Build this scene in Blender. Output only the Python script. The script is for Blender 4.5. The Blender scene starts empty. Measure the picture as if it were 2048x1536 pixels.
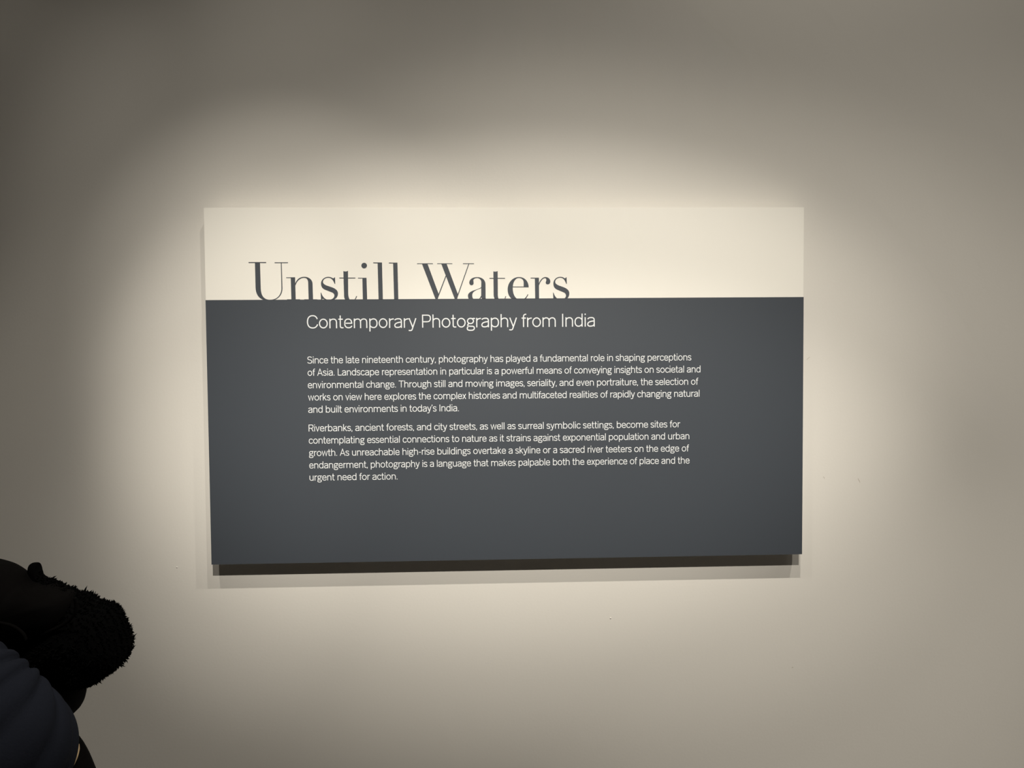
import bpy, bmesh, math, random
from mathutils import Vector, Matrix, noise
from mathutils.geometry import tessellate_polygon

# ------------------------------------------------------------------ camera
sc = bpy.context.scene
COL = sc.collection
F_PX = 1539.0
PANEL_W, PANEL_H, PANEL_FRONT, PANEL_T = 1.500, 0.8865, 0.048, 0.026
PANEL_TOP = 1.9283
CAM = Vector((0.685, -1.9841, 1.560))
FW = Vector((0.03672485, 0.9986169, -0.03761013)).normalized()
UPV = Vector((0.00925614, 0.03729396, 0.99926147))
RT = FW.cross(UPV).normalized()
UPV = RT.cross(FW).normalized()
cam_data = bpy.data.cameras.new('camera')
cam_data.sensor_fit = 'HORIZONTAL'
cam_data.sensor_width = 36.0
cam_data.lens = F_PX / 2048.0 * 36.0
cam_data.clip_start = 0.02
cam = bpy.data.objects.new('camera', cam_data)
COL.objects.link(cam)
M = Matrix((RT, UPV, -FW)).transposed().to_4x4()
M.translation = CAM
cam.matrix_world = M
sc.camera = cam

# ------------------------------------------------------------------ world, exposure, lamps
world = bpy.data.worlds.new('world')
sc.world = world
world.use_nodes = True
world.node_tree.nodes['Background'].inputs[0].default_value = (0.9, 0.95, 1.0, 1)
world.node_tree.nodes['Background'].inputs[1].default_value = 0.0
sc.view_settings.view_transform = 'Standard'
sc.view_settings.look = 'None'
sc.view_settings.gamma = 1.0
sc.view_settings.exposure = 0.0
sc.view_settings.use_curve_mapping = False
sc.cycles.use_denoising = True
sc.cycles.max_bounces = 6
sc.cycles.diffuse_bounces = 4

WARM = (1.07, 1.0, 0.885)
P_SCALE = 39.48 / 0.715


def spot(pos, intensity, aim, half, blend, asp=1.0, radius=0.012):
    d = bpy.data.lights.new('track_spot', 'SPOT')
    d.energy = intensity * P_SCALE
    d.color = WARM
    d.spot_size = math.radians(half * 2)
    d.spot_blend = blend
    d.shadow_soft_size = radius
    o = bpy.data.objects.new('track_spot', d)
    COL.objects.link(o)
    a = (Vector(aim) - Vector(pos)).normalized()
    X = a.cross(Vector((0, 0, 1))).normalized()
    Y = X.cross(a)
    m = Matrix((X * asp, Y, -a)).transposed().to_4x4()
    m.translation = pos
    o.matrix_world = m
    return o


# two ceiling tracks: one far from the wall (main flood), one nearer (fill and the neighbours' spill)
spot((0.825, -2.850, 3.462), 1.900, (0.057, 0, 1.388), 10.4, 1.00, 0.60)
spot((0.825, -2.850, 3.462), 3.520, (0.798, 0, 1.524), 10.0, 0.82, 2.02)
spot((0.960, -1.680, 3.592), 0.568, (-2.854, 0, 0.706), 17.7, 0.50, 1.82)
spot((0.960, -1.680, 3.592), 1.261, (3.894, 0, 0.102), 52.3, 1.00, 1.38)
spot((-0.120, -1.680, 3.592), 1.068, (0.259, 0, 1.618), 11.0, 0.81, 1.36)
spot((1.930, -1.680, 3.592), 1.690, (1.482, 0, -7.194), 45.9, 0.83, 1.64)
spot((2.950, -1.680, 3.592), 2.951, (0.645, 0, -1.651), 13.6, 0.81, 1.61)
spot((0.825, -2.850, 3.462), 5.089, (0.789, 0, 1.184), 8.9, 0.99, 2.21)
spot((0.960, -1.680, 3.592), 1.191, (0.874, 0, -1.430), 36.4, 0.50, 1.28)
spot((-0.120, -1.680, 3.592), 0.863, (0.433, 0, 1.058), 33.5, 0.86, 0.76)  # extra wide spill, added at the left lamp's position to lift the dark wall


# ------------------------------------------------------------------ materials
def material(name, color, rough=0.6, spec=0.3, bump=None, vary=None, sheen=0.0):
    m = bpy.data.materials.new(name)
    m.use_nodes = True
    nt = m.node_tree
    b = nt.nodes['Principled BSDF']
    b.inputs['Base Color'].default_value = (*color, 1)
    b.inputs['Roughness'].default_value = rough
    b.inputs['Specular IOR Level'].default_value = spec
    if sheen:
        b.inputs['Sheen Weight'].default_value = sheen
        b.inputs['Sheen Roughness'].default_value = 0.5
    tc = nt.nodes.new('ShaderNodeTexCoord')
    if bump:
        scale, strength, dist = bump
        n = nt.nodes.new('ShaderNodeTexNoise')
        n.inputs['Scale'].default_value = scale
        n.inputs['Detail'].default_value = 3.0
        nt.links.new(tc.outputs['Object'], n.inputs['Vector'])
        bp = nt.nodes.new('ShaderNodeBump')
        bp.inputs['Strength'].default_value = strength
        bp.inputs['Distance'].default_value = dist
        nt.links.new(n.outputs['Fac'], bp.inputs['Height'])
        nt.links.new(bp.outputs['Normal'], b.inputs['Normal'])
    if vary:
        scale, amount = vary
        n = nt.nodes.new('ShaderNodeTexNoise')
        n.inputs['Scale'].default_value = scale
        n.inputs['Detail'].default_value = 4.0
        nt.links.new(tc.outputs['Object'], n.inputs['Vector'])
        r = nt.nodes.new('ShaderNodeValToRGB')
        r.color_ramp.elements[0].position = 0.3
        r.color_ramp.elements[1].position = 0.7
        r.color_ramp.elements[0].color = (*[c * (1 - amount) for c in color], 1)
        r.color_ramp.elements[1].color = (*[min(1, c * (1 + amount)) for c in color], 1)
        nt.links.new(n.outputs['Fac'], r.inputs['Fac'])
        nt.links.new(r.outputs['Color'], b.inputs['Base Color'])
    return m


MAT_WALL = material('wall_paint', (0.735, 0.712, 0.665), 0.75, 0.15, bump=(150, 0.15, 0.0012), vary=(3, 0.006))
MAT_FLOOR = material('floor_concrete', (0.17, 0.16, 0.15), 0.5, 0.3, vary=(4, 0.12))
MAT_CEIL = material('ceiling_paint', (0.3, 0.3, 0.3), 0.8, 0.1)
MAT_FAR = material('far_wall_paint', (0.62, 0.60, 0.57), 0.8, 0.1)
MAT_BASE = material('baseboard_paint', (0.55, 0.53, 0.5), 0.6, 0.2)
MAT_BOARD = material('board_white', (0.845, 0.825, 0.765), 0.6, 0.2)
MAT_FIELD = material('print_slate', (0.052, 0.061, 0.075), 0.50, 0.45)
MAT_TEXT = material('print_white', (0.74, 0.765, 0.785), 0.6, 0.2)
MAT_SCUFF = material('wall_scuff', (0.52, 0.48, 0.42), 0.8, 0.1)
MAT_SHELL = material('coat_shell', (0.0032, 0.0029, 0.0028), 0.8, 0.03, bump=(260, 0.35, 0.001))
MAT_FLEECE = material('coat_fleece', (0.0025, 0.0025, 0.0025), 0.95, 0.02)
MAT_KNIT = material('knit_navy', (0.0135, 0.0155, 0.0225), 0.95, 0.03, bump=(420, 0.4, 0.001), vary=(9, 0.08))
MAT_TAN = material('tan_strip', (0.42, 0.31, 0.18), 0.7, 0.2)
MAT_SKIN = material('skin', (0.50, 0.31, 0.22), 0.55, 0.3, vary=(14, 0.06))
MAT_LIP = material('lips', (0.38, 0.16, 0.13), 0.5, 0.3)
MAT_HAIR = material('hair_dark', (0.022, 0.015, 0.011), 0.55, 0.4, bump=(160, 0.6, 0.003))
MAT_EYE = material('eye_white', (0.75, 0.74, 0.70), 0.2, 0.5)
MAT_IRIS = material('iris_brown', (0.05, 0.025, 0.012), 0.2, 0.5)
MAT_JEANS = material('trousers_black', (0.014, 0.014, 0.016), 0.85, 0.1, bump=(500, 0.3, 0.001))
MAT_SHOE = material('shoe_leather', (0.02, 0.017, 0.015), 0.45, 0.4)


# ------------------------------------------------------------------ helpers
def link_mesh(name, bm, mat, parent=None, smooth=False):
    me = bpy.data.meshes.new(name)
    bm.normal_update()
    bm.to_mesh(me)
    bm.free()
    me.materials.append(mat)
    if smooth:
        for p in me.polygons:
            p.use_smooth = True
    o = bpy.data.objects.new(name, me)
    COL.objects.link(o)
    if parent:
        o.parent = parent
        o.matrix_parent_inverse = Matrix.Identity(4)
        if world_loc(parent).length:
            o.data.transform(Matrix.Translation(-world_loc(parent)))
    return o


def world_loc(o):
    v = Vector((0, 0, 0))
    while o:
        v += o.location
        o = o.parent
    return v


def box(bm, x0, x1, y0, y1, z0, z1, bevel=0.0):
    vs = [bm.verts.new((x, y, z)) for x in (x0, x1) for y in (y0, y1) for z in (z0, z1)]
    fs = [(0, 1, 3, 2), (4, 6, 7, 5), (0, 4, 5, 1), (2, 3, 7, 6), (0, 2, 6, 4), (1, 5, 7, 3)]
    faces = [bm.faces.new([vs[i] for i in f]) for f in fs]
    if bevel:
        es = list({e for f in faces for e in f.edges})
        bmesh.ops.bevel(bm, geom=es, offset=bevel, segments=2, affect='EDGES', clamp_overlap=True)
    return bm


def structure(name, bm, mat):
    o = link_mesh(name, bm, mat)
    o['kind'] = 'structure'
    return o


def empty(name, loc, label, category, group=None):
    o = bpy.data.objects.new(name, None)
    COL.objects.link(o)
    o.location = loc
    o.empty_display_size = 0.1
    o['label'] = label
    o['category'] = category
    if group:
        o['group'] = group
    return o


def bez(p0, p1, p2, p3, n):
    out = []
    for i in range(1, n + 1):
        t = i / n
        a, b, c, d = (1 - t) ** 3, 3 * t * (1 - t) ** 2, 3 * t * t * (1 - t), t ** 3
        out.append((a * p0[0] + b * p1[0] + c * p2[0] + d * p3[0], a * p0[1] + b * p1[1] + c * p2[1] + d * p3[1]))
    return out


def parse(path, n=12):
    """'M x y L x y C x y x y x y' -> list of points"""
    t = path.split()
    pts, i = [], 0
    while i < len(t):
        c = t[i]
        if c in 'ML':
            pts.append((float(t[i + 1]), float(t[i + 2])))
            i += 3
        else:
            q = [float(v) for v in t[i + 1:i + 7]]
            pts += bez(pts[-1], q[0:2], q[2:4], q[4:6], n)
            i += 7
    out = [pts[0]]
    for p in pts[1:]:
        if abs(p[0] - out[-1][0]) + abs(p[1] - out[-1][1]) > 1e-6:
            out.append(p)
    return out


# ------------------------------------------------------------------ the room
ROOM = dict(x0=-3.4, x1=5.2, y0=-6.5, h=4.1)
bm = bmesh.new(); box(bm, ROOM['x0'], ROOM['x1'], 0.0, 0.15, 0, ROOM['h'])
wall_back = structure('wall_back', bm, MAT_WALL)
bm = bmesh.new(); box(bm, ROOM['x0'] - .15, ROOM['x0'], ROOM['y0'], 0.15, 0, ROOM['h']); structure('wall_left', bm, MAT_FAR)
bm = bmesh.new(); box(bm, ROOM['x1'], ROOM['x1'] + .15, ROOM['y0'], 0.15, 0, ROOM['h']); structure('wall_right', bm, MAT_FAR)
bm = bmesh.new(); box(bm, ROOM['x0'] - .15, ROOM['x1'] + .15, ROOM['y0'] - .15, ROOM['y0'], 0, ROOM['h']); structure('wall_front', bm, MAT_FAR)
bm = bmesh.new(); box(bm, ROOM['x0'] - .15, ROOM['x1'] + .15, ROOM['y0'] - .15, 0.15, -0.15, 0); structure('floor', bm, MAT_FLOOR)
bm = bmesh.new(); box(bm, ROOM['x0'] - .15, ROOM['x1'] + .15, ROOM['y0'] - .15, 0.15, ROOM['h'], ROOM['h'] + .15); structure('ceiling', bm, MAT_CEIL)
bm = bmesh.new(); box(bm, ROOM['x0'], ROOM['x1'], -0.015, 0.0, 0, 0.12, 0.003); structure('baseboard_back', bm, MAT_BASE)


def P(u, v, d=0.0):
    """panel millimetres (u right, v down from its top left corner), d metres in front of the face"""
    return Vector((u / 1000.0, -PANEL_FRONT - d, PANEL_TOP - v / 1000.0))


def on_wall(u, v, d=0.0):
    return Vector((u / 1000.0, -d, PANEL_TOP - v / 1000.0))


# small marks on the paint: two nibs, a pinhole and three scuffs
def nib(u, v, r):
    bm = bmesh.new()
    bmesh.ops.create_icosphere(bm, subdivisions=2, radius=r)
    for w in bm.verts:
        w.co = Vector((w.co.x, w.co.y * 0.7, w.co.z * 0.85)) * (1 + 0.2 * noise.noise(w.co * 900))
    bmesh.ops.translate(bm, verts=bm.verts, vec=on_wall(u, v, 0.0003))
    o = link_mesh('paint_nib', bm, MAT_WALL, wall_back, True)
    o['label'] = 'tiny raised paint nib'


nib(1012, 1060, 0.0022)
nib(-105, 905, 0.0018)


def scuff(u, v, du, dv, w):
    bm = bmesh.new()
    a, b = on_wall(u - du, v - dv), on_wall(u + du, v + dv)
    d = (b - a).normalized()
    n = Vector((0, 1, 0)).cross(d)
    N = 7
    rows = []
    for i in range(N):
        t = i / (N - 1)
        c = a.lerp(b, t) + n * (math.sin(t * 5 + u) * w * .5)
        hw = w * math.sin(math.pi * (0.1 + 0.8 * t)) / 2
        rows.append([bm.verts.new(c + n * s * hw + Vector((0, y, 0))) for s, y in ((-1, .0002), (-1, -.0003), (1, -.0003), (1, .0002))])
    for r, q in zip(rows, rows[1:]):
        for k in range(4):
            bm.faces.new((r[k], r[(k + 1) % 4], q[(k + 1) % 4], q[k]))
    bm.faces.new(rows[0]); bm.faces.new(rows[-1])
    o = link_mesh('scuff_mark', bm, MAT_SCUFF, wall_back)
    o['label'] = 'faint grey scuff on the paint'


scuff(1534, 383, 5.0, -3.2, 0.0014)
scuff(1578, 697, 0.8, 3.2, 0.0016)
scuff(1672, 706, 2.2, 6.5, 0.0016)
scuff(1497, 1203, 2.2, 0.3, 0.0020)

# ------------------------------------------------------------------ the text panel
panel = empty('text_panel', (PANEL_W / 2, -PANEL_FRONT, PANEL_TOP - PANEL_H),
              'white and slate wall text panel titled Unstill Waters, standing off the gallery wall', 'sign')
bm = bmesh.new()
box(bm, 0, PANEL_W, -PANEL_FRONT, -PANEL_FRONT + PANEL_T, PANEL_TOP - PANEL_H, PANEL_TOP, 0.0006)
link_mesh('board', bm, MAT_BOARD, panel)
SEAM = 226.6
bm = bmesh.new()
box(bm, 0.0, PANEL_W, -PANEL_FRONT - 0.0004, -PANEL_FRONT + PANEL_T - 0.001, PANEL_TOP - PANEL_H, PANEL_TOP - SEAM / 1000)
for v in bm.verts:   # wraps the edges by half a millimetre
    v.co.x += -0.0005 if v.co.x < .5 else 0.0005
    if v.co.z < PANEL_TOP - .6:
        v.co.z -= 0.0005
o = link_mesh('slate_field', bm, MAT_FIELD, panel)
o['label'] = 'slate grey printed lower field'
# hidden standoff battens carry the board
for v0 in (70, 760):
    bm = bmesh.new()
    box(bm, 0.28, PANEL_W - 0.28, -PANEL_FRONT + PANEL_T - 0.0005, 0.0, PANEL_TOP - v0 / 1000 - .05, PANEL_TOP - v0 / 1000)
    link_mesh('mounting_batten', bm, MAT_SCUFF, panel)


def fill_poly(bm, pts, d):
    co = [P(u, v, d) for u, v in pts]
    vs = [bm.verts.new(c) for c in co]
    for tri in tessellate_polygon([co]):
        try:
            f = bm.faces.new([vs[i] for i in tri])
        except ValueError:
            continue
        f.normal_update()
        if f.normal.y > 0:
            f.normal_flip()


TITLE = [
    ('U', [
        'M 106.7 133.5 L 149.7 133.6 L 149.7 135.8 L 106.7 135.6',
        'M 170.3 134.2 L 203.3 134.3 L 203.3 136.2 L 170.3 136.1',
        'M 122.1 135.0 L 122.6 197.6 C 122.7 212.9 131.2 228.4 153.5 228.7 C 175.1 229.2 187.3 217.2 188.4 199.5 L 187.7 135.3 L 185.7 135.2 L 185.9 199.5 C 184.8 215.6 174.4 226.5 157.6 226.6 C 143.6 226.7 135.5 217.8 135.2 198.5 L 134.6 135.1',
    ]),
    ('n', [
        'M 198.0 171.4 L 219.9 171.2 L 220.5 228.5 L 209.8 228.4 L 209.2 173.2 L 198.0 173.0',
        'M 219.4 188.0 C 222.6 178.0 230.7 170.1 242.3 170.2 C 254.7 170.2 262.2 178.1 262.6 187.0 L 263.2 228.7 L 252.3 228.7 L 251.8 183.7 C 251.4 177.3 248.3 172.8 242.3 172.7 C 232.3 172.5 223.3 181.2 220.6 191.6',
        'M 199.3 225.6 L 230.9 225.7 L 230.9 228.6 L 199.3 228.4',
        'M 241.4 225.8 L 273.4 226.0 L 273.4 228.8 L 241.3 228.6',
    ]),
    ('s', [
        'M 318.6 188.0 L 316.8 188.0 C 314.6 180.8 309.9 172.9 302.2 172.8 C 293.8 172.8 288.4 177.4 288.3 182.9 C 288.2 187.1 291.9 189.9 298.3 192.4 L 310.3 196.5 C 319.9 200.1 324.9 205.0 324.8 212.3 C 324.6 221.1 317.0 229.6 304.2 229.5 C 296.1 229.5 291.4 226.2 288.6 225.1 C 286.2 224.8 284.5 226.2 284.1 228.4 L 282.7 228.3 L 282.2 209.6 L 283.6 209.6 C 286.2 219.3 292.9 227.3 301.0 227.3 C 309.8 227.4 315.7 222.7 315.8 217.1 C 315.8 212.2 312.5 209.8 307.7 208.1 L 292.5 202.0 C 286.2 199.2 283.3 194.3 283.4 187.1 C 283.5 178.2 291.4 170.6 301.9 170.6 C 307.1 170.7 310.7 172.5 313.0 174.3 C 314.8 174.3 316.3 173.1 317.1 171.8 L 318.2 171.8',
    ]),
    ('t', [
        'M 339.0 156.1 C 341.4 158.2 347.8 158.0 350.4 155.5 L 350.1 213.2 C 350.5 221.3 352.4 226.9 356.4 229.8 L 345.2 229.7 C 341.2 226.9 339.6 222.8 339.7 216.4',
        'M 329.0 172.6 L 368.5 172.8 L 368.5 174.8 L 328.9 174.6',
        'M 371.9 218.8 C 370.2 223.8 367.7 227.8 364.9 229.8 L 362.7 229.8 C 365.7 227.8 368.4 223.0 369.8 218.4',
    ]),
    ('i', [
        'M 397.5 143.1 C 397.4 146.9 394.3 150.0 390.5 150.0 C 386.6 150.0 383.6 146.8 383.6 143.0 C 383.7 139.2 386.8 136.1 390.7 136.1 C 394.5 136.1 397.5 139.2 397.5 143.1',
        'M 374.8 173.3 L 395.9 173.4 L 396.8 229.8 L 386.0 229.7 L 385.7 175.1 L 374.8 174.9',
        'M 375.3 227.2 L 407.1 227.4 L 407.1 229.8 L 375.3 229.6',
    ]),
    ('l', [
        'M 413.2 135.2 L 434.8 135.5 L 435.7 230.0 L 425.0 229.9 L 423.9 137.5 L 413.2 137.2',
        'M 414.4 227.5 L 445.9 227.7 L 445.8 230.0 L 414.3 229.8',
    ]),
    ('l', [
        'M 451.9 135.8 L 473.0 136.1 L 474.1 230.2 L 463.6 230.1 L 462.3 138.1 L 451.9 137.8',
        'M 452.7 227.7 L 484.7 227.9 L 484.6 230.2 L 452.7 230.0',
    ]),
    ('W', [
        'M 521.8 138.0 L 561.1 138.2 L 561.0 139.8 L 521.8 139.6',
        'M 571.6 138.2 L 609.5 138.3 L 609.4 139.9 L 571.6 139.8',
        'M 635.8 138.4 L 663.5 138.5 L 663.5 140.1 L 635.8 140.0',
        'M 533.8 138.9 L 547.5 138.9 L 574.6 214.3 L 572.2 230.7 L 566.6 230.6',
        'M 569.2 230.7 L 571.7 230.7 L 593.7 171.4 L 592.9 167.4',
        'M 581.7 139.0 L 595.1 139.1 L 622.8 215.8 L 620.6 230.9 L 614.7 230.9',
        'M 617.7 230.9 L 620.1 230.9 L 651.8 139.3 L 649.8 139.3',
    ]),
    ('a', [
        'M 651.3 185.5 C 652.1 177.4 660.3 172.8 670.9 172.8 C 683.1 172.9 691.6 179.2 691.8 191.3 L 691.8 223.0 C 692.0 227.1 692.8 229.5 694.9 229.9 C 698.9 230.0 699.8 228.7 702.6 228.3 L 702.8 231.6 L 687.5 231.5 C 684.3 229.5 681.0 224.6 680.7 222.5 L 680.9 197.0 L 681.4 185.6 C 681.0 179.1 676.6 175.2 670.9 175.0 C 666.0 175.1 661.9 177.4 661.5 180.6 C 661.5 183.1 662.2 186.3 662.0 188.8 C 661.6 191.6 659.3 193.0 656.5 193.0 C 653.2 192.9 651.2 190.3 651.3 185.5',
        'M 683.3 196.2 C 676.3 201.8 668.2 203.8 660.0 206.6 C 651.9 209.8 647.6 213.9 647.5 219.5 C 647.5 226.0 650.9 230.1 654.9 231.8 L 670.4 231.8 C 676.1 230.2 681.0 225.4 683.1 219.7 L 679.9 219.7 C 677.8 226.2 672.9 229.4 667.2 229.4 C 661.0 229.4 658.2 224.5 658.3 218.0 C 658.4 211.5 662.5 207.8 670.6 204.2 C 674.7 202.2 678.8 201.4 683.3 199.0',
    ]),
    ('t', [
        'M 711.7 158.5 C 714.6 159.8 719.5 159.6 722.5 157.7 L 722.5 217.5 C 722.7 224.0 724.3 228.9 727.1 231.7 L 718.1 231.7 C 714.1 228.8 712.1 223.1 711.9 216.6',
        'M 701.8 175.0 L 740.7 175.1 L 740.7 177.1 L 701.8 176.9',
        'M 743.3 221.0 C 741.8 225.7 740.2 229.8 738.5 231.8 L 735.7 231.8 C 738.5 228.9 740.2 224.9 741.2 220.5',
    ]),
    ('e', [
        'M 775.7 173.0 C 760.2 172.9 747.2 186.7 747.1 203.8 C 746.9 219.2 755.7 231.5 772.0 232.8 L 786.8 232.5 C 792.5 228.4 796.6 222.7 798.9 216.6 L 797.0 216.2 C 794.2 223.5 787.6 229.8 779.4 230.0 C 768.0 229.9 759.9 218.5 760.0 200.6 C 760.1 185.9 766.7 175.2 775.7 175.3',
        'M 759.6 196.7 L 799.9 196.9 L 799.9 198.7 L 759.6 198.5',
        'M 775.7 173.0 C 790.4 173.1 799.7 183.7 799.9 198.5 L 787.4 198.4 L 787.5 187.7 C 787.5 180.4 783.0 175.3 775.7 175.3',
    ]),
    ('r', [
        'M 805.0 174.8 L 825.9 174.9 L 826.0 232.0 L 816.1 232.0 L 815.6 176.9 L 805.0 176.8',
        'M 805.5 229.0 L 838.3 229.1 L 838.3 232.1 L 805.5 231.9',
        'M 825.7 189.1 C 829.5 179.7 835.3 173.3 841.9 173.3 C 849.2 173.3 854.5 178.2 854.5 184.3 C 854.5 188.8 851.6 191.6 847.9 191.6 C 844.6 191.6 842.6 189.6 842.8 186.7 C 843.4 183.9 844.7 182.2 844.4 180.2 C 844.3 177.4 843.1 175.9 841.0 175.9 C 835.3 176.5 828.7 184.6 826.2 194.4',
    ]),
    ('s', [
        'M 896.1 190.5 L 894.4 190.4 C 892.1 183.1 887.5 175.1 880.2 175.1 C 872.0 175.0 866.8 179.7 866.8 185.3 C 866.8 189.5 870.4 192.4 876.6 194.8 L 888.2 199.0 C 897.5 202.7 902.4 207.6 902.3 214.9 C 902.3 223.9 895.0 232.5 882.6 232.4 C 874.9 232.3 870.2 229.1 867.5 228.0 C 865.2 227.6 863.6 229.0 863.2 231.2 L 861.8 231.2 L 861.1 212.3 L 862.5 212.3 C 865.2 222.1 871.8 230.1 879.5 230.2 C 888.1 230.2 893.7 225.5 893.7 219.8 C 893.7 214.9 890.5 212.4 885.8 210.8 L 871.1 204.6 C 864.9 201.7 862.1 196.8 862.1 189.5 C 862.1 180.5 869.7 172.8 879.8 172.9 C 884.8 172.9 888.3 174.8 890.6 176.6 C 892.3 176.6 893.7 175.4 894.5 174.0 L 895.6 174.0',
    ]),
]
for ch, paths in TITLE:
    bm = bmesh.new()
    for k, p in enumerate(paths):
        pts = parse(p)
        pts = [(u, min(v, SEAM + 0.6)) for u, v in pts]
        clean = [pts[0]]
        for q in pts[1:]:
            if abs(q[0] - clean[-1][0]) + abs(q[1] - clean[-1][1]) > 1e-4:
                clean.append(q)
        fill_poly(bm, clean, 0.0004 + 0.00002 * k)
    link_mesh('title_letter', bm, MAT_FIELD, panel)


# ---- a light grotesque drawn with strokes: x-height 1, s = stroke width; each glyph -> (width, [paths])
def glyph(c, s):
    h = s / 2
    A, CAP = 1.38, 1.37
    lo, hi = -0.012 + h, 1.012 - h
    k = 0.5523

    def ell(cx, cy, rx, ry):
        return (f"M {cx} {cy+ry} C {cx-k*rx} {cy+ry} {cx-rx} {cy+k*ry} {cx-rx} {cy} C {cx-rx} {cy-k*ry} {cx-k*rx} {cy-ry} {cx} {cy-ry} "
                f"C {cx+k*rx} {cy-ry} {cx+rx} {cy-k*ry} {cx+rx} {cy} C {cx+rx} {cy+k*ry} {cx+k*rx} {cy+ry} {cx} {cy+ry}")

    def stem(x, y0, y1):
        return f"M {x} {y0} L {x} {y1}"

    def arch(x0, x1, top=hi, y0=0.0):
        m = x0 + (x1 - x0) * .54
        return (f"M {x0} 0.70 C {x0+.04} {.86} {m-(x1-x0)*.27} {top} {m} {top} "
                f"C {m+(x1-x0)*.30} {top} {x1} {top-.14} {x1} {top-.36} L {x1} {y0}")

    def bowl(x0, w, right=True):
        """round bowl of b, p (right) or d (left) joined to a stem at x0"""
        r = w - s
        a, b = (x0, x0 + r) if right else (x0, x0 - r)
        q = (b - a)
        return (f"M {a} 0.70 C {a+q*.08} {hi-.10} {a+q*.28} {hi} {a+q*.52} {hi} C {a+q*.84} {hi} {b} {hi-.20} {b} 0.5 "
                f"C {b} {lo+.20} {a+q*.84} {lo} {a+q*.52} {lo} C {a+q*.28} {lo} {a+q*.08} {lo+.10} {a} 0.30")

    S, R = .105, .058      # side bearings: straight, round
    if c == 'a':
        w = .80
        return w, .05, .09, [f"M .055 .80 C .14 .92 .27 {hi} .44 {hi} C .66 {hi} {w-h} .87 {w-h} .66 L {w-h} 0",
                             f"M {w-h} .60 C .62 .59 .48 .575 .36 .54 C .16 .48 {h} .40 {h} .25 C {h} .10 .16 {lo} .33 {lo} C .52 {lo} .68 .10 {w-h} .27"]
    if c == 'b':
        w = .86; return w, S, R, [stem(h, 0, A), bowl(h, w)]
    if c == 'd':
        w = .86; return w, R, S, [stem(w - h, 0, A), bowl(w - h, w, False)]
    if c == 'p':
        w = .86; return w, S, R, [stem(h, -.36, 1), bowl(h, w)]
    if c == 'c':
        w = .77
        return w, R, .04, [f"M {w-.03} .74 C {w-.10} .90 .58 {hi} .44 {hi} C .20 {hi} {h} .80 {h} .5 C {h} .20 .20 {lo} .44 {lo} C .59 {lo} {w-.09} .10 {w-.02} .27"]
    if c == 'e':
        w = .84
        return w, R, .055, [f"M {h} .515 L {w-h} .515 C {w-h} .82 .63 {hi} .425 {hi} C .19 {hi} {h} .80 {h} .5 C {h} .20 .20 {lo} .45 {lo} C .61 {lo} {w-.12} .09 {w-.035} .25"]
    if c == 'f':
        w = .50
        return w, .03, -.03, [f"M {w-.01} {A-h+.015} C .30 {A-h+.03} .20 {A-.10} .20 {A-.32} L .20 0", f"M 0 {1-h} L {w-.04} {1-h}"]
    if c == 'g':
        w = .88
        return w, .05, .01, [ell(.40, .675, .40 - s * .75, .335 - h),
                             f"M .62 .90 C .68 .96 .78 {1-h} {w} {1-h-.02}",
                             f"M .22 .40 C .08 .30 .07 .17 .20 .14 C .34 .11 .50 .12 .60 .11 C .76 .10 {w-h-.03} .04 {w-h-.03} -.09 C {w-h-.03} -.26 .64 {-.37+h} .42 {-.37+h} C .20 {-.37+h} {h} -.27 {h} -.12 C {h} -.02 .10 .06 .20 .13"]
    if c == 'h':
        w = .80; return w, S, .10, [stem(h, 0, A), arch(h, w - h)]
    if c == 'n':
        w = .80; return w, S, .10, [stem(h, 0, 1), arch(h, w - h)]
    if c == 'm':
        w = 1.40; x1 = w / 2
        return w, S, .10, [stem(h, 0, 1), arch(h, x1), arch(x1, w - h)]
    if c == 'r':
        w = .50
        return w, S, -.01, [stem(h, 0, 1), f"M {h} .68 C {h+.05} .86 .28 {hi-.01} {w} {hi-.015}"]
    if c == 'u':
        w = .80; x0, x1 = h, w - h; m = x1 - (x1 - x0) * .54
        return w, .10, S, [stem(x1, 0, 1), f"M {x1} .30 C {x1-.04} .14 {m+(x1-x0)*.27} {lo} {m} {lo} C {m-(x1-x0)*.30} {lo} {x0} {lo+.14} {x0} {lo+.36} L {x0} 1"]
    if c == 'i':
        return s, S, S, [stem(h, 0, 1), f"M {h} {A-s*1.25} L {h} {A}"]
    if c == 'l':
        return s, S, S, [stem(h, 0, A)]
    if c == 'k':
        w = .74; return w, S, .02, [stem(h, 0, A), f"M {w-h-.06} 1 L {h} .37", f"M .26 .58 L {w-h} 0"]
    if c == 'o':
        w = .91; return w, R, R, [ell(w / 2, .5, w / 2 - h, hi - .5)]
    if c == 's':
        w = .68
        return w, .05, .055, [f"M {w-.05} .80 C .54 .92 .46 {hi} .34 {hi} C .17 {hi} .055 .91 .055 .76 C .055 .61 .19 .565 .34 .525 C .51 .48 {w-h+.01} .42 {w-h+.01} .255 C {w-h+.01} .09 .52 {lo} .34 {lo} C .21 {lo} .11 .08 .03 .20"]
    if c == 't':
        w = .52
        return w, .03, .02, [f"M .20 1.33 L .20 .26 C .20 .09 .27 {lo} .40 {lo} C .45 {lo} .49 {lo+.01} {w} {lo+.03}", f"M 0 {1-h} L {w-.05} {1-h}"]
    if c == 'v':
        w = .78; return w, .01, .01, [f"M {h} 1 L {w/2} {h*.6} L {w-h} 1"]
    if c == 'w':
        w = 1.20; return w, .01, .01, [f"M {h} 1 L {w*.27} {h*.6} L {w/2} .97 L {w*.73} {h*.6} L {w-h} 1"]
    if c == 'x':
        w = .74; return w, .01, .01, [f"M {h} 1 L {w-h} 0", f"M {w-h} 1 L {h} 0"]
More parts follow.
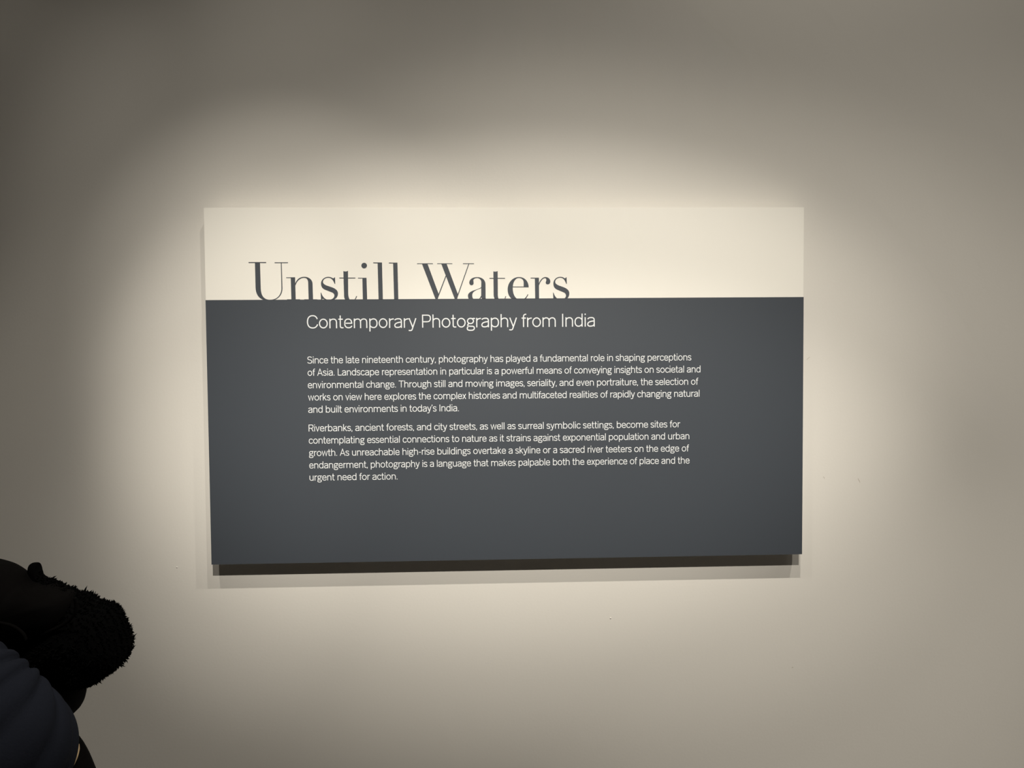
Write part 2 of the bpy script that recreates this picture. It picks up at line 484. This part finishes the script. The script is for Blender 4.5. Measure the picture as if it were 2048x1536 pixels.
    if c == 'y':
        w = .82
        return w, .01, .01, [f"M {h} 1 L {w*.52} .04", f"M {w-h} 1 L {w*.47} -.10 C {w*.41} -.26 .28 {-.35+h} .14 {-.35+h} L 0 {-.335+h}"]
    if c == 'A':
        w = 1.10; return w, .01, .01, [f"M {h} 0 L {w/2} {CAP-h*.4} L {w-h} 0", f"M {w*.19} .44 L {w*.81} .44"]
    if c == 'C':
        w = 1.13; y0, y1 = -.015 + h, CAP + .015 - h; m = CAP / 2
        return w, .075, .05, [f"M {w-.06} .97 C {w-.15} 1.22 .84 {y1} .60 {y1} C .26 {y1} {h} 1.10 {h} {m} C {h} .27 .26 {y0} .60 {y0} C .84 {y0} {w-.13} .17 {w-.03} .42"]
    if c == 'I':
        return s, .13, .13, [stem(h, 0, CAP)]
    if c == 'L':
        w = .76; return w, .13, .02, [f"M {h} {CAP} L {h} {h} L {w} {h}"]
    if c == 'P':
        w = .93; b = .62
        return w, .13, .05, [f"M {h} 0 L {h} {CAP-h} L .50 {CAP-h} C .78 {CAP-h} {w-h} {CAP-.16} {w-h} {(CAP+b)/2} C {w-h} {b+.13} .78 {b} .50 {b} L {s*.95} {b}"]
    if c == 'R':
        w = .97; b = .63
        return w, .13, .03, [f"M {h} 0 L {h} {CAP-h} L .52 {CAP-h} C .80 {CAP-h} {w-h-.03} {CAP-.15} {w-h-.03} {(CAP+b)/2} C {w-h-.03} {b+.12} .80 {b} .52 {b} L {s*.95} {b}", f"M .54 {b} L {w-h} 0"]
    if c == 'S':
        w = .94; y0, y1 = -.015 + h, CAP + .015 - h
        return w, .06, .06, [f"M {w-.09} 1.13 C .74 1.28 .62 {y1} .47 {y1} C .24 {y1} .08 1.22 .08 1.03 C .08 .82 .27 .76 .47 .71 C .70 .65 {w-h} .57 {w-h} .35 C {w-h} .13 .72 {y0} .47 {y0} C .30 {y0} .15 .09 .03 .24"]
    if c == 'T':
        w = 1.02; return w, .01, .01, [stem(w / 2, 0, CAP), f"M 0 {CAP-h} L {w} {CAP-h}"]
    if c == '.':
        return s * 1.15, .10, .10, [f"M {s*.575} 0 L {s*.575} {s*1.2}"]
    if c == ',':
        return s * 1.15, .08, .09, [f"M {s*.62} {s*1.2} L {s*.62} {s*.3} L {s*.30} {-s*1.1}"]
    if c == '\u2019':
        return s * 1.15, .06, .05, [f"M {s*.62} {A} L {s*.62} {A-s*1.1} L {s*.30} {A-s*2.4}"]
    if c == '-':
        return .42, .08, .08, [f"M 0 .50 L .42 .50"]
    raise KeyError(c)


SPACE = .44
TRACK = .0


def ribbon(bm, pts, s, place, d):
    """a pen stroke of even width s along pts, mitred at its bends"""
    n = len(pts)
    left, right = [], []
    closed = n > 3 and abs(pts[0][0] - pts[-1][0]) + abs(pts[0][1] - pts[-1][1]) < 1e-5
    for i in range(n):
        a = pts[i - 1] if i > 0 else (pts[-2] if closed else None)
        b = pts[i + 1] if i < n - 1 else (pts[1] if closed else None)
        p = pts[i]
        dirs = []
        if a is not None:
            v = Vector((p[0] - a[0], p[1] - a[1])); dirs.append(v.normalized())
        if b is not None:
            v = Vector((b[0] - p[0], b[1] - p[1])); dirs.append(v.normalized())
        t = sum(dirs, Vector((0, 0)))
        t = t.normalized() if t.length > 1e-6 else dirs[0]
        nn = Vector((-t.y, t.x))
        m = 1.0
        if len(dirs) == 2:
            cs = max(0.45, nn.dot(Vector((-dirs[0].y, dirs[0].x))))
            m = 1 / cs
        left.append((p[0] + nn.x * s / 2 * m, p[1] + nn.y * s / 2 * m))
        right.append((p[0] - nn.x * s / 2 * m, p[1] - nn.y * s / 2 * m))
    L = [bm.verts.new(place(*q, d)) for q in left]
    R = [bm.verts.new(place(*q, d)) for q in right]
    for i in range(n - 1):
        bm.faces.new((R[i], R[i + 1], L[i + 1], L[i]))


def text_line(text, name, u0, u1, v, xh, s, parent):
    x = 0.0
    items = []
    for i, c in enumerate(text):
        if c == ' ':
            x += SPACE
            continue
        w, lsb, rsb, paths = glyph(c, s)
        if items:
            x += lsb
        items.append((x, paths))
        x += w + rsb
        last = x - rsb
    scale = (u1 - u0) / (last * xh)
    bm = bmesh.new()
    z = 0
    for x, paths in items:
        for p in paths:
            pts = parse(p, 9)
            z += 1
            ribbon(bm, pts, s, lambda gx, gy, d, x=x: P(u0 + (x + gx) * xh * scale, v - gy * xh, d), 0.0007 + 0.00002 * (z % 5))
    link_mesh(name, bm, MAT_TEXT, parent)
    print('text', round(scale, 3), text[:20])


text_line('Contemporary Photography from India', 'subtitle', 247.1, 966.2, 298.2, 23.8, .118, panel)
BODY = [
    ('Since the late nineteenth century, photography has played a fundamental role in shaping perceptions', 1211.8, 385.4),
    ('of Asia. Landscape representation in particular is a powerful means of conveying insights on societal and', 1235.4, 416.0),
    ('environmental change. Through still and moving images, seriality, and even portraiture, the selection of', 1229.9, 447.2),
    ('works on view here explores the complex histories and multifaceted realities of rapidly changing natural', 1233.0, 477.8),
    ('and built environments in today\u2019s India.', 621.8, 508.4),
    ('Riverbanks, ancient forests, and city streets, as well as surreal symbolic settings, become sites for', 1183.6, 555.3),
    ('contemplating essential connections to nature as it strains against exponential population and urban', 1207.0, 586.0),
    ('growth. As unreachable high-rise buildings overtake a skyline or a sacred river teeters on the edge of', 1206.3, 617.2),
    ('endangerment, photography is a language that makes palpable both the experience of place and the', 1207.6, 648.2),
    ('urgent need for action.', 466.1, 678.9),
]
for t, u1, v in BODY:
    text_line(t, 'text_line', 246.6, u1, v, 12.6, .138, panel)


# ------------------------------------------------------------------ the visitor at the left, holding a coat
def at(px, py, Y):
    """the point at depth plane y = Y seen at photo position (px, py)"""
    d = FW + RT * ((px - 1024) / F_PX) - UPV * ((py - 768) / F_PX)
    return CAM + d * ((Y - CAM.y) / d.y)


def catmull(pts, n):
    out = []
    q = [pts[0]] + list(pts) + [pts[-1]]
    for i in range(len(pts) - 1):
        a, b, c, d = q[i:i + 4]
        for k in range(n):
            t = k / n
            out.append(tuple(0.5 * (2 * b[j] + (c[j] - a[j]) * t + (2 * a[j] - 5 * b[j] + 4 * c[j] - d[j]) * t * t
                                    + (-a[j] + 3 * b[j] - 3 * c[j] + d[j]) * t ** 3) for j in range(len(b))))
    out.append(tuple(pts[-1]))
    return out


def tube(bm, path, n_seg=8, n_ring=32, disp=None, cap=True, flat=1.0):
    """loft a round tube along (x, y, z, r) points; disp(s, angle) pushes the skin in or out"""
    pts = catmull(path, n_seg)
    P3 = [Vector(p[:3]) for p in pts]
    up = Vector((0, 0, 1))
    rings, s = [], 0.0
    prev = None
    for i, p in enumerate(P3):
        t = (P3[min(i + 1, len(P3) - 1)] - P3[max(i - 1, 0)]).normalized()
        if prev is None:
            a = t.cross(up)
            a = (a if a.length > .1 else t.cross(Vector((0, 1, 0)))).normalized()
        else:
            a = (prev - t * prev.dot(t)).normalized()
        prev = a
        b = t.cross(a)
        if i:
            s += (p - P3[i - 1]).length
        ring = []
        for k in range(n_ring):
            th = 2 * math.pi * k / n_ring
            r = pts[i][3] + (disp(s, th, p) if disp else 0)
            ring.append(bm.verts.new(p + a * math.cos(th) * r + b * math.sin(th) * r * flat))
        rings.append(ring)
    for r0, r1 in zip(rings, rings[1:]):
        for k in range(n_ring):
            bm.faces.new((r0[k], r0[(k + 1) % n_ring], r1[(k + 1) % n_ring], r1[k]))
    if cap:
        for ring, i, sg in ((rings[0], 0, -1), (rings[-1], -1, 1)):
            t = (P3[1] - P3[0]) if i == 0 else (P3[-1] - P3[-2])
            c = bm.verts.new(P3[i] + t.normalized() * sg * pts[i][3] * .35)
            for k in range(n_ring):
                bm.faces.new((ring[k], ring[(k + 1) % n_ring], c))
    bmesh.ops.recalc_face_normals(bm, faces=bm.faces)


def smooth_outline(pts, n=5):
    q = [pts[-1]] + list(pts) + [pts[0], pts[1]]
    out = []
    for i in range(len(pts)):
        a, b, c, d = q[i:i + 4]
        for k in range(n):
            t = k / n
            out.append(tuple(0.5 * (2 * b[j] + (c[j] - a[j]) * t + (2 * a[j] - 5 * b[j] + 4 * c[j] - d[j]) * t * t
                                    + (-a[j] + 3 * b[j] - 3 * c[j] + d[j]) * t ** 3) for j in range(2)))
    return out


def pillow(bm, outline, Y, T, wrinkle=0.004, freq=16, power=0.75, seed=0.0, dip=None):
    """a stuffed fold of cloth: its outline lies at depth Y and it bulges T to either side"""
    o = [at(x, y, Y) for x, y in smooth_outline(outline)]
    c = sum(o, Vector()) / len(o)
    K = 9
    rims = {}
    for side in (-1, 1):
        prev = None
        for i in range(K):
            a = math.pi / 2 * i / K
            f, h = math.cos(a), math.sin(a) ** power
            ring = []
            for j, p in enumerate(o):
                q = c + (p - c) * f
                w = noise.noise(Vector((q.x, q.z, seed + side)) * freq) * wrinkle * math.sin(a) * 2
                if i == 0:
                    key = j
                    if key not in rims:
                        rims[key] = bm.verts.new(q)
                    ring.append(rims[key])
                else:
                    ring.append(bm.verts.new(Vector((q.x, Y + side * (T * h + w), q.z))))
            if prev:
                n = len(ring)
                for j in range(n):
                    bm.faces.new((prev[j], prev[(j + 1) % n], ring[(j + 1) % n], ring[j]))
            prev = ring
        cv = bm.verts.new(Vector((c.x, Y + side * T, c.z)))
        for j in range(len(prev)):
            bm.faces.new((prev[j], prev[(j + 1) % len(prev)], cv))
    bmesh.ops.recalc_face_normals(bm, faces=bm.faces)


def tufts(bm, count, lmin, lmax, rad, rng, keep=None):
    """fleece pile: short bent tapering tufts rooted all over the surface already in bm"""
    bm.normal_update()
    faces = [f for f in bm.faces if keep is None or keep(f.calc_center_median())]
    areas, tot = [], 0.0
    for f in faces:
        tot += f.calc_area()
        areas.append(tot)
    import bisect
    new = []
    for _ in range(count):
        f = faces[min(bisect.bisect(areas, rng.random() * tot), len(faces) - 1)]
        vs = [v.co for v in f.verts]
        w = [rng.random() + .05 for _ in vs]
        sw = sum(w)
        p = sum((v * x for v, x in zip(vs, w)), Vector()) / sw
        n = f.normal.copy()
        L = rng.uniform(lmin, lmax) * (1.5 if rng.random() < .08 else 1)
        lean = Vector((rng.gauss(0, .45), rng.gauss(0, .45), rng.gauss(0, .45) - .15))
        d1 = (n + lean).normalized()
        d2 = (d1 + Vector((rng.gauss(0, .5), rng.gauss(0, .5), rng.gauss(0, .5)))).normalized()
        new.append((p - n * .0015, n, d1, d2, L))
    for p, n, d1, d2, L in new:
        a = d1.orthogonal().normalized()
        b = d1.cross(a)
        m = p + d1 * L * .55
        tip = m + d2 * L * .5
        r = rad * (0.7 + 0.6 * (L / lmax))
        r0 = [bm.verts.new(p + a * math.cos(t) * r + b * math.sin(t) * r) for t in (0, 2.1, 4.2)]
        r1 = [bm.verts.new(m + a * math.cos(t) * r * .65 + b * math.sin(t) * r * .65) for t in (0, 2.1, 4.2)]
        tv = bm.verts.new(tip)
        for k in range(3):
            bm.faces.new((r0[k], r0[(k + 1) % 3], r1[(k + 1) % 3], r1[k]))
            bm.faces.new((r1[k], r1[(k + 1) % 3], tv))


rng = random.Random(7)
YC = -0.95
coat = empty('coat', at(150, 1290, YC), 'black coat with shaggy fleece lining, bundled over the arm of the person at left', 'coat')

bm = bmesh.new()
pillow(bm, [(150, 1187), (165, 1193), (180, 1205), (200, 1210), (216, 1215), (227, 1227), (235, 1240), (242, 1258), (248, 1278), (252, 1298),
            (250, 1314), (244, 1326), (233, 1336), (218, 1346), (202, 1357), (186, 1364), (170, 1366), (140, 1362), (100, 1347), (10, 1326), (12, 1285), (85, 1235), (120, 1200)],
       YC, 0.055, 0.006, 22, 0.8, 3.0)
tufts(bm, 8000, 0.0030, 0.0064, 0.0011, rng)
o = link_mesh('fleece_lining', bm, MAT_FLEECE, coat)
o['label'] = 'shaggy black fleece lining'

bm = bmesh.new()
pillow(bm, [(80, 1166), (95, 1160), (110, 1170), (125, 1176), (138, 1180), (148, 1186), (158, 1200), (150, 1216), (100, 1206), (78, 1185)],
       YC - .005, 0.022, 0.002, 30, 0.8, 5.0)
tufts(bm, 900, 0.0030, 0.0060, 0.0012, rng)
link_mesh('fleece_lining', bm, MAT_FLEECE, coat)

bm = bmesh.new()
pillow(bm, [(-112, 1150), (-80, 1112), (-40, 1120), (0, 1130), (22, 1141), (40, 1156), (56, 1170), (85, 1171), (114, 1183), (134, 1190), (142, 1200), (145, 1214), (142, 1231),
            (130, 1246), (104, 1260), (74, 1271), (50, 1278), (30, 1292), (0, 1325), (-50, 1345), (-100, 1320), (-118, 1240)],
       YC - .022, 0.050, 0.007, 13, 0.55, 8.0)
shell = link_mesh('shell', bm, MAT_SHELL, coat, True)
# stitched edge running round the front flap of the shell
bm = bmesh.new()
edge = [(150, 1196), (152, 1214), (146, 1232), (126, 1250), (95, 1264), (62, 1276), (40, 1285)]
tube(bm, [(*(at(x, y, YC - .052)), 0.0022) for x, y in edge], 5, 8)
link_mesh('flap_edge', bm, MAT_SHELL, shell, True)
bm = bmesh.new()
edge = [(-40, 1240), (0, 1246), (25, 1252), (45, 1266), (52, 1280)]
tube(bm, [(*(at(x, y, YC - .073)), 0.0022) for x, y in edge], 5, 8)
link_mesh('seam', bm, MAT_SHELL, shell, True)

bm = bmesh.new()
pillow(bm, [(63, 1178), (58, 1160), (57.5, 1142), (59, 1131), (64, 1126), (71, 1125), (76, 1126), (77, 1133), (80, 1142), (83, 1152), (92, 1160), (104, 1170), (108, 1182), (85, 1192)],
       YC + .004, 0.011, 0.001, 30, 0.8, 11.0)
xr = at(76, 1140, YC).x
tufts(bm, 260, 0.0025, 0.0050, 0.0010, rng, keep=lambda c: c.x > xr)
link_mesh('collar', bm, MAT_FLEECE, coat)

bm = bmesh.new()
pillow(bm, [(50, 1290), (92, 1300), (122, 1330), (145, 1354), (157, 1375), (160, 1394), (157, 1411), (150, 1424), (140, 1430), (118, 1430), (80, 1412), (45, 1360)],
       YC - .012, 0.042, 0.004, 18, 0.7, 14.0)
link_mesh('sleeve', bm, MAT_SHELL, coat, True)
bm = bmesh.new()
pillow(bm, [(60, 1425), (100, 1440), (130, 1462), (146, 1479), (158, 1497), (169, 1518), (181, 1548), (195, 1590), (210, 1650), (223, 1730), (215, 1780), (115, 1790), (35, 1710), (28, 1530)],
       YC - .015, 0.038, 0.006, 15, 0.7, 17.0)
link_mesh('coat_tail', bm, MAT_SHELL, coat, True)
bm = bmesh.new()  # thin tan strip, tapering towards its upper end
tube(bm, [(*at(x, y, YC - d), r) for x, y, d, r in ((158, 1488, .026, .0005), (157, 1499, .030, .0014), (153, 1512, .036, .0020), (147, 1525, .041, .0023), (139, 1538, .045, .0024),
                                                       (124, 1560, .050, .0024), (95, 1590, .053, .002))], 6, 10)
o = link_mesh('strip', bm, MAT_TAN, coat, True)
o['label'] = 'thin tan strip along the sleeve'

# ---- the person: facing the wall, head and most of the body beyond the left edge of the photograph
BX, BY = -0.25, -1.12
person = empty('person', (BX, BY, 0), 'person at left edge in dark blue sweater, elbow out, holding fleecy black coat', 'person')


def skin_mesh(name, nodes, edges, root, mat, levels=2):
    me = bpy.data.meshes.new(name)
    base = world_loc(person)
    me.from_pydata([tuple(Vector(n[:3]) - base) for n in nodes], edges, [])
    o = bpy.data.objects.new(name, me)
    COL.objects.link(o)
    o.parent = person
    m = o.modifiers.new('skin', 'SKIN')
    m.use_smooth_shade = True
    for i, n in enumerate(nodes):
        r = n[3] if isinstance(n[3], tuple) else (n[3], n[3])
        me.skin_vertices[0].data[i].radius = r
        me.skin_vertices[0].data[i].use_root = (i == root)
    s = o.modifiers.new('subdivision', 'SUBSURF')
    s.levels = s.render_levels = levels
    me.materials.append(mat)
    return o


ELB = Vector((0.138, -1.160, 1.182))
nodes, edges = [], []


def node(p, r, parent=None):
    nodes.append((*p, r))
    if parent is not None:
        edges.append((parent, len(nodes) - 1))
    return len(nodes) - 1


pel = node((BX, BY, .87), (.115, .085))
spi = node((BX, BY, 1.02), (.115, .085), pel)
che = node((BX, BY + .005, 1.18), (.135, .095), spi)
upc = node((BX, BY, 1.29), (.10, .075), che)
nk0 = node((BX, BY + .005, 1.345), .052, upc)
nk1 = node((BX, BY + .015, 1.40), .048, nk0)
hd0 = node((BX, BY + .035, 1.445), (.058, .068), nk1)
hd1 = node((BX, BY + .030, 1.505), (.070, .088), hd0)
hd2 = node((BX, BY + .022, 1.560), (.055, .070), hd1)
nos = node((BX, BY + .128, 1.475), .011, hd1)
for sx in (-1, 1):
    hip = node((BX + sx * .080, BY, .78), .070, pel)
    kne = node((BX + sx * .095, BY + .02, .45), .055, hip)
    cal = node((BX + sx * .098, BY - .01, .30), .052, kne)
    ank = node((BX + sx * .10, BY - .02, .085), .036, cal)
    toe = node((BX + sx * .115, BY + .11, .045), .034, ank)
    node((BX + sx * .12, BY + .17, .035), .024, toe)


def hand(wrist, d, side, normal, thumb, parent):
    """palm, four unequal bent fingers and a thumb from the palm's side"""
    d, side, normal = Vector(d).normalized(), Vector(side).normalized(), Vector(normal).normalized()
    palm = node(Vector(wrist) + d * .045, (.026, .014), parent)
    for k, (off, l) in enumerate(((-.027, .068), (-.009, .076), (.009, .072), (.026, .056))):
        kn = node(Vector(wrist) + d * (.088 - abs(off) * .2) + side * off, .0095, palm)
        p1 = Vector(nodes[kn][:3]) + (d * .80 + normal * .6).normalized() * l * .5
        j1 = node(p1, .0085, kn)
        p2 = p1 + (d * .35 + normal * .93).normalized() * l * .32
        j2 = node(p2, .0078, j1)
        node(p2 + (d * -.1 + normal).normalized() * l * .24, .0066, j2)
    t0 = node(Vector(wrist) + d * .028 - side * .026 + normal * .006, .0105, palm)
    t1 = Vector(nodes[t0][:3]) + (d * .65 - side * .6 + normal * .35).normalized() * .034
    k1 = node(t1, .0098, t0)
    node(t1 + (d * .85 - side * .1 + normal * .5).normalized() * .030, .0080, k1)


RW = (-.03, -.96, 1.085)
rs = node((BX + .17, BY, 1.285), .050, upc)
re_ = node(ELB, .040, rs)
rf = node((.055, -1.06, 1.115), .038, re_)
rw = node(RW, .026, rf)
hand(RW, (-1, .25, -.05), (0, .1, -1), (-.1, -1, 0), 1, rw)
LW = (-.20, -.93, 1.03)
ls = node((BX - .17, BY, 1.285), .050, upc)
le = node((BX - .24, -1.10, 1.03), .040, ls)
lf = node((BX - .13, -.99, 1.035), .038, le)
lw = node(LW, .026, lf)
hand(LW, (1, .1, .08), (0, .1, 1), (.1, -1, 0), 1, lw)
body = skin_mesh('body', nodes, edges, pel, MAT_SKIN)

# face details
for sx in (-1, 1):
    bm = bmesh.new()
    bmesh.ops.create_uvsphere(bm, u_segments=16, v_segments=10, radius=.0115)
    bmesh.ops.translate(bm, verts=bm.verts, vec=(BX + sx * .030, BY + .094, 1.495))
    e = link_mesh('eye', bm, MAT_EYE, person, True)
    bm = bmesh.new()
    bmesh.ops.create_uvsphere(bm, u_segments=12, v_segments=8, radius=.0058)
    bmesh.ops.translate(bm, verts=bm.verts, vec=(BX + sx * .030, BY + .1005, 1.495))
    link_mesh('iris', bm, MAT_IRIS, e, True)
    bm = bmesh.new()
    tube(bm, [(BX + sx * .067, BY + .022, 1.500, .008), (BX + sx * .080, BY + .010, 1.512, .010), (BX + sx * .082, BY + .006, 1.494, .010),
              (BX + sx * .074, BY + .014, 1.474, .009), (BX + sx * .067, BY + .022, 1.468, .006)], 5, 10)
    link_mesh('ear', bm, MAT_SKIN, person, True)
    bm = bmesh.new()
    tube(bm, [(BX + sx * .014, BY + .110, 1.516, .0025), (BX + sx * .032, BY + .108, 1.521, .0035), (BX + sx * .050, BY + .094, 1.515, .002)], 4, 8)
    link_mesh('eyebrow', bm, MAT_HAIR, person, True)
bm = bmesh.new()
tube(bm, [(BX - .024, BY + .092, 1.437, .003), (BX - .008, BY + .105, 1.440, .0062), (BX + .008, BY + .105, 1.440, .0062), (BX + .024, BY + .092, 1.437, .003)], 5, 10)
link_mesh('mouth', bm, MAT_LIP, person, True)

# hair: a shoulder-length cap that leaves the face clear
bm = bmesh.new()
bmesh.ops.create_uvsphere(bm, u_segments=48, v_segments=30, radius=1.0)
for v in bm.verts:
    n = v.co.copy()
    back = max(0.0, -n.y)
    r = Vector((.086, .103, .098))
    q = Vector((n.x * r.x, n.y * r.y + .018, n.z * r.z))
    if n.z < 0.05:
        if n.y > .25:                       # pulled in behind the face
            q.y = .018 + (.25 * r.y) + (q.y - .018 - .25 * r.y) * 0.05
        q.z = n.z * r.z * (1.0 + 0.9 * min(1, max(0, .45 - n.y)))
    elif n.y > .6:
        q.z += .012 * (n.y - .6)
    w = .0035 * noise.noise(Vector((math.atan2(n.y, n.x) * 7, n.z * 1.3, 2.0)))
    q += n * w
    v.co = Vector((BX, BY, 1.512)) + q
link_mesh('hair', bm, MAT_HAIR, person, True)


# sweater: torso and two loose sleeves with gathered folds
def folds(amp, freq, tilt, ph):
    def f(s, th, p):
        a = s * freq + tilt * math.sin(th + ph) + 2.2 * noise.noise(p * 7.0 + Vector((ph, 0, 0)))
        ridge = abs(math.sin(a)) ** .6
        return amp * (ridge - .85) + amp * .35 * noise.noise(p * 24)
    return f


bm = bmesh.new()
torso = [(.170, .136, .79), (.170, .134, .86), (.160, .122, .95), (.148, .110, 1.05), (.160, .118, 1.15), (.168, .116, 1.22), (.166, .108, 1.275),
         (.142, .096, 1.315), (.098, .078, 1.343), (.068, .064, 1.362), (.066, .063, 1.378)]
rings = []
for a, b, z in torso:
    ring = []
    for k in range(48):
        th = 2 * math.pi * k / 48
        p = Vector((BX + a * math.cos(th), BY + b * math.sin(th), z))
        g = 1 + .03 * noise.noise(p * 9) + (.012 * math.sin(th * 9 + z * 14) if z < 1.25 else 0)
        ring.append(bm.verts.new((BX + a * g * math.cos(th), BY + b * g * math.sin(th), z)))
    rings.append(ring)
for r0, r1 in zip(rings, rings[1:]):
    for k in range(48):
        bm.faces.new((r0[k], r0[(k + 1) % 48], r1[(k + 1) % 48], r1[k]))
bmesh.ops.recalc_face_normals(bm, faces=bm.faces)
sweater = link_mesh('sweater', bm, MAT_KNIT, person, True)
md = sweater.modifiers.new('subdivision', 'SUBSURF'); md.levels = md.render_levels = 1

bm = bmesh.new()
SLV = [(BX + .045, BY, 1.296, .060), (BX + .125, BY, 1.290, .068), (BX + .20, BY - .012, 1.270, .072), (.020, -1.150, 1.240, .080), (.086, -1.166, 1.205, .083), (.130, -1.172, 1.173, .084), (.155, -1.165, 1.148, .081),
       (.157, -1.140, 1.130, .071), (.125, -1.105, 1.122, .058), (.060, -1.06, 1.110, .048), (.01, -1.005, 1.095, .040), (-.012, -.978, 1.090, .035)]
tube(bm, SLV, 14, 96, folds(.0075, 185, .8, .6))
link_mesh('sleeve', bm, MAT_KNIT, sweater, True)
bm = bmesh.new()
tube(bm, [(BX - .045, BY, 1.296, .060), (BX - .125, BY, 1.290, .068), (BX - .20, BY + .01, 1.25, .069), (BX - .235, -1.105, 1.14, .066), (BX - .245, -1.095, 1.05, .064), (BX - .225, -1.05, 1.030, .058),
          (BX - .13, -.99, 1.035, .050), (BX - .03, -.945, 1.030, .040), (BX + .02, -.935, 1.030, .034)], 8, 48, folds(.004, 60, 1.4, 2.0))
link_mesh('sleeve', bm, MAT_KNIT, sweater, True)

# trousers: seat and two legs in one mesh
bm = bmesh.new()
tube(bm, [(BX, BY, .93, .142), (BX, BY, .88, .150), (BX, BY - .004, .82, .156), (BX, BY, .775, .140), (BX, BY, .745, .085)], 6, 40, flat=1.0)
for v in bm.verts:
    v.co.y = BY + (v.co.y - BY) * .76
for sx in (-1, 1):
    tube(bm, [(BX + sx * .074, BY, .83, .080), (BX + sx * .082, BY, .74, .086), (BX + sx * .090, BY + .010, .60, .076), (BX + sx * .094, BY + .014, .46, .067), (BX + sx * .099, BY - .010, .28, .063),
              (BX + sx * .101, BY - .016, .14, .058), (BX + sx * .102, BY - .012, .075, .060)], 7, 32,
         lambda s, th, q: .0035 * noise.noise(q * 16) + .002 * math.sin(s * 60) * (1 if s > .55 else .3))
link_mesh('trousers', bm, MAT_JEANS, person, True)

for sx in (-1, 1):
    bm = bmesh.new()
    cx = BX + sx * .108
    prof = [(-.075, .030, .062), (-.055, .040, .080), (-.02, .043, .090), (.03, .044, .085), (.07, .047, .066), (.12, .050, .052), (.165, .046, .044), (.195, .030, .034), (.203, .010, .022)]
    rings = []
    for y, w, hgt in prof:
        ring = []
        for k in range(20):
            th = 2 * math.pi * k / 20
            x = math.cos(th) * w
            z = max(0.0, math.sin(th)) ** .8 * hgt + (0.004 if math.sin(th) > 0 else 0.0)
            ring.append(bm.verts.new((cx + x + sx * .06 * max(0, y), BY + y - .0, max(0.0, z))))
        rings.append(ring)
    for r0, r1 in zip(rings, rings[1:]):
        for k in range(20):
            bm.faces.new((r0[k], r0[(k + 1) % 20], r1[(k + 1) % 20], r1[k]))
    bm.faces.new(rings[0]); bm.faces.new(rings[-1])
    bmesh.ops.recalc_face_normals(bm, faces=bm.faces)
    link_mesh('shoe', bm, MAT_SHOE, person, True)
